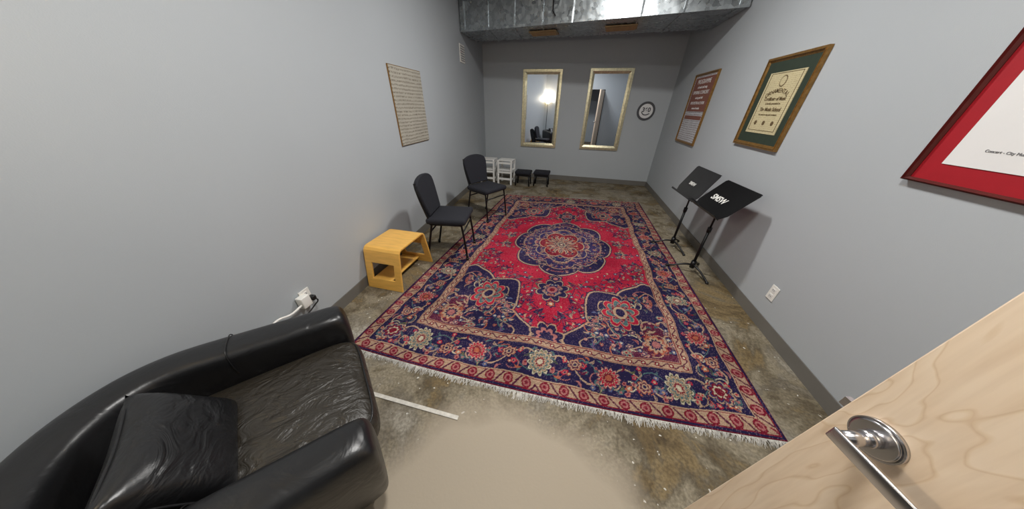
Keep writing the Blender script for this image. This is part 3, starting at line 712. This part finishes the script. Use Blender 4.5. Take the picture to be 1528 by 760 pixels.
FT=(R_(90),0,0)
M_ink=mat('sepia_ink',(92,74,46),0.8)
c,y=framed('framed_certificate',(XR-0.002,3.005,1.56),R_(-90),0.67,0.70,0.035,M_gold2,0.025,M_green,0.085,M_cert)
rod('vignette',(0,y,0.165),(0,y-0.0035,0.165),0.042,M_ink,c,seg=32)
rod('vignette_centre',(0,y,0.165),(0,y-0.0045,0.165),0.034,M_cert,c,seg=32)
def arc_text(word,size,z,rad,par,yy,mt):
    n=len(word)
    for i,ch in enumerate(word):
        if ch==' ': continue
        a=(i-(n-1)/2)*size*0.68/rad
        text('letter_%s_%d'%(word[0],i),ch,size,mt,par,(rad*math.sin(a),yy,z-rad+rad*math.cos(a)),(R_(90),a,0),bold=0.0006)
arc_text('ORNAMENTAL',0.046,0.095,0.30,c,y-0.003,M_ink)
text('line_a','Certificate of Music',0.036,M_ink,c,(0,y-0.003,0.035),FT,bold=0.0010)
text('line_b','is hereby presented to',0.022,M_ink,c,(0,y-0.003,0.0),FT)
text('line_c','The Music School',0.040,M_ink,c,(0,y-0.003,-0.045),FT,bold=0.0012)
text('line_d','for merit in song and orchestra',0.020,M_ink,c,(0,y-0.003,-0.085),FT)
tube('border_line',[(-0.19,y-0.003,-0.21),(0.19,y-0.003,-0.21),(0.19,y-0.003,0.225),(-0.19,y-0.003,0.225)],0.0022,M_ink,c,smooth=False,cyc=True)
for k,sx in enumerate((-1,0,1)): rod('seal_%d'%k,(0.12*sx,y,-0.15),(0.12*sx,y-0.004,-0.15),0.018,M_ink,c,seg=16)
c,y=framed('framed_programme',(XR-0.002,4.735,1.50),R_(-90),0.77,0.90,0.03,M_gold2,0.022,None,0,M_rows)
M_brown=mat('maroon_print',(126,80,68),0.7,0,0.2,40)
box('heading_block',(0.66,0.003,0.42),(0,y-0.003,0.19),M_brown,c)
for k,(t_,s_) in enumerate((('PROGRAMME',0.075),('of music and song',0.045),('EVENING CONCERT',0.06),('in the grand hall',0.04),('ORCHESTRA & CHOIR',0.05),('season of recitals',0.04))):
    text('heading_%d'%k,t_,s_,M_paper,c,(0,y-0.006,0.345-k*0.065),FT)
box('lower_block',(0.62,0.003,0.05),(0,y-0.003,-0.10),M_brown,c)
c,y=framed('framed_print',(XR-0.002,1.19,1.585),R_(-90),1.0,0.72,0.015,M_redfr,0.03,M_red,0.075,M_paper)
M_gink=mat('grey_ink',(110,110,112),0.8)
text('caption','Concert - City Music Archive',0.014,M_gink,c,(-0.23,y-0.003,-0.205),FT)
def mirror(x0,x1,z0,z1):
    framed('wall_mirror',((x0+x1)/2,YB-0.002,(z0+z1)/2),0,x1-x0,z1-z0,0.085,M_gold,0.035,None,0,M_mirror)
mirror(-1.255,-0.46,0.70,2.14); mirror(0.075,0.872,0.71,2.148)
c=empty('round_tour_marker',(1.25,YB-0.002,1.46),0)  # tour interface hotspot, added here as a solid disc on the wall
rod('rim',(0,0,0),(0,-0.010,0),0.165,M_marker,c,seg=48)
rod('disc',(0,-0.006,0),(0,-0.014,0),0.125,M_paper,c,seg=48)
text('label','360',0.105,M_marker,c,(0,-0.016,0.02),FT,bold=0.003)
tube('arrow',[(-0.08,-0.017,-0.015),(-0.045,-0.017,-0.055),(0.01,-0.017,-0.065),(0.07,-0.017,-0.04)],0.008,M_marker,c)

def outlet(name,loc,rz,plug=False):
    c=empty(name,loc,rz)
    box('cover_plate',(0.075,0.006,0.118),(0,0,0),M_whitepl,c,bev=0.002,seg=2)
    for s in (1,-1):
        box('socket_%d'%s,(0.034,0.004,0.030),(0,-0.004,0.024*s),M_white,c,bev=0.001,seg=1)
        for q in (-1,1): box('slot_%d%d'%(s,q),(0.0025,0.003,0.010),(0.007*q,-0.006,0.026*s),M_dark,c)
    return c
outlet('wall_outlet',(XR-0.004,1.92,0.296),R_(-90))
c=outlet('wall_outlet',(lx(0.965)+0.004,0.965,0.315),R_(90)+ang)
box('adapter',(0.065,0.05,0.085),(-0.045,-0.028,0.0),M_whitepl,c,bev=0.006,seg=3)
box('black_plug',(0.03,0.04,0.035),(0.018,-0.024,-0.02),M_dark,c,bev=0.005,seg=3)
tube('white_cord',[(-0.075,-0.035,-0.01),(-0.15,-0.03,-0.02),(-0.24,-0.02,0.0),(-0.34,-0.02,-0.06),(-0.5,-0.02,-0.25)],0.007,M_whitepl,c)
tube('black_cord',[(0.018,-0.045,-0.025),(0.026,-0.05,-0.045),(0.0,-0.04,-0.07),(-0.1,-0.025,-0.12),(-0.3,-0.03,-0.24)],0.0045,M_dark,c)

# ---------------------------------------------------------------- door leaf + lever
dv=Vector((0.22,-0.9755,0)).normalized()
n_=Vector((dv.y,-dv.x,0)).normalized()
if n_.x>0: n_=-n_
E=Vector((0.588,0.414,0))
door=empty('door_1',E)
door.rotation_euler=(0,0,math.atan2(dv.y,dv.x))
ly=Vector((-dv.y,dv.x,0)); sgn=1 if ly.dot(n_)>0 else -1
bm=bmesh.new()
cs=[(-0.045,0.012),(0.92,0.012),(0.92,2.11),(0.05,2.11)]
fa=[bm.verts.new((x_,0,z_)) for x_,z_ in cs]; fb=[bm.verts.new((x_,-sgn*0.045,z_)) for x_,z_ in cs]
bm.faces.new(fa); bm.faces.new(fb[::-1])
for k in range(4): bm.faces.new((fa[k],fa[(k+1)%4],fb[(k+1)%4],fb[k]))
bmesh.ops.recalc_face_normals(bm,faces=bm.faces)
bmesh.ops.bevel(bm,geom=list(bm.edges),offset=0.002,segments=1,affect='EDGES')
me=bpy.data.meshes.new('leaf'); bm.to_mesh(me); bm.free(); link('leaf',me,M_maple,door)
hc=(0.056,0,1.0)
rod('rose',(hc[0],0,1.0),(hc[0],sgn*0.008,1.0),0.036,M_chrome,door,seg=48)
rod('rose_step',(hc[0],sgn*0.008,1.0),(hc[0],sgn*0.011,1.0),0.034,M_chrome,door,seg=48,r2=0.030)
rod('collar',(hc[0],sgn*0.010,1.0),(hc[0],sgn*0.030,1.0),0.0150,M_chrome,door,seg=32,r2=0.0140)
rod('spindle',(hc[0],sgn*0.010,1.0),(hc[0],sgn*0.070,1.0),0.012,M_chrome,door,seg=32)
box('lever_grip',(0.150,0.007,0.027),(hc[0]+0.062,sgn*0.072,1.0),M_chrome,door,bev=0.003,seg=3)
box('lever_return',(0.007,0.058,0.024),(hc[0]+0.134,sgn*0.044,1.0),M_chrome,door,bev=0.003,seg=3)
box('latch_plate',(0.006,0.026,0.057),(0.001,-sgn*0.0225,1.0),M_steel,door)
box('latch_bolt',(0.018,0.012,0.02),(-0.006,-sgn*0.02,1.0),M_chrome,door)
for k,z in enumerate((0.25,1.05,1.85)): rod('hinge_%d'%k,(0.925,0,z-0.05),(0.925,0,z+0.05),0.009,M_steel,door)

# ---------------------------------------------------------------- floor lamp (beside the armchair, seen in the mirror)
fl=empty('floor_lamp',(-1.46,-0.37,0))
rod('base',(0,0,0),(0,0,0.025),0.12,M_blackmet,fl,seg=40)
rod('pole',(0,0,0.02),(0,0,1.60),0.012,M_blackmet,fl)
M_glow=mat('glowing_glass',(255,226,176),0.5,0,0.01,5,emit=(255,222,170),estr=7)
bm=bmesh.new(); pr=[(0.02,1.60),(0.07,1.62),(0.11,1.66),(0.135,1.72)]
R0=None
for r_,z_ in pr:
    R1=[bm.verts.new((r_*math.cos(2*math.pi*k/32),r_*math.sin(2*math.pi*k/32),z_)) for k in range(32)]
    if R0:
        for k in range(32): bm.faces.new((R0[k],R0[(k+1)%32],R1[(k+1)%32],R1[k]))
    R0=R1
me=bpy.data.meshes.new('glass_bowl'); bm.to_mesh(me); bm.free(); o=link('glass_bowl',me,M_glow,fl,True); s=o.modifiers.new('s','SOLIDIFY'); s.thickness=0.004

# ---------------------------------------------------------------- lights
def alight(name,loc,sx,sy,e,col):
    l=bpy.data.lights.new(name,'AREA'); l.shape='RECTANGLE'; l.size=sx; l.size_y=sy; l.energy=e; l.color=col
    o=bpy.data.objects.new(name,l); COL.objects.link(o); o.location=loc
    return o
M_pan=mat('light_diffuser',(250,250,245),0.5,0,0.01,5,emit=(255,250,240),estr=4)
def fixture(loc,sx,sy,e,col):
    c=empty('ceiling_light',loc)
    box('housing',(sx+0.06,sy+0.06,0.05),(0,0,0.025),M_white,c)
    box('diffuser',(sx,sy,0.01),(0,0,-0.004),M_pan,c)
    a=alight('emitter',(0,0,-0.02),sx,sy,e,col); a.parent=c
fixture((0.0,2.85,3.04),0.22,0.22,57,(1,0.985,0.955))
fixture((0.0,0.8,3.04),0.40,0.40,56,(1,0.985,0.955))
l=bpy.data.lights.new('lamp_bulb','POINT'); l.energy=32; l.color=(1,0.86,0.66); l.shadow_soft_size=0.06
o=bpy.data.objects.new('bulb',l); COL.objects.link(o); o.parent=fl; o.location=(0,0,1.78)
w=bpy.data.worlds.new('world'); scn.world=w; w.use_nodes=True
w.node_tree.nodes['Background'].inputs[0].default_value=(0.75,0.8,0.9,1); w.node_tree.nodes['Background'].inputs[1].default_value=0.15

# ---------------------------------------------------------------- camera
cd=bpy.data.cameras.new('camera'); cam=bpy.data.objects.new('camera',cd); COL.objects.link(cam)
cd.sensor_width=36; cd.lens=36*368/1528; cd.clip_start=0.02
fw=Vector((-0.192,0.8341,-0.5164)).normalized(); up=Vector((-0.138,0.4986,0.856))
rt=fw.cross(up).normalized(); up=rt.cross(fw)
M=Matrix((rt,up,-fw)).transposed().to_4x4(); M.translation=(0,0,1.5)
cam.matrix_world=M
scn.camera=cam
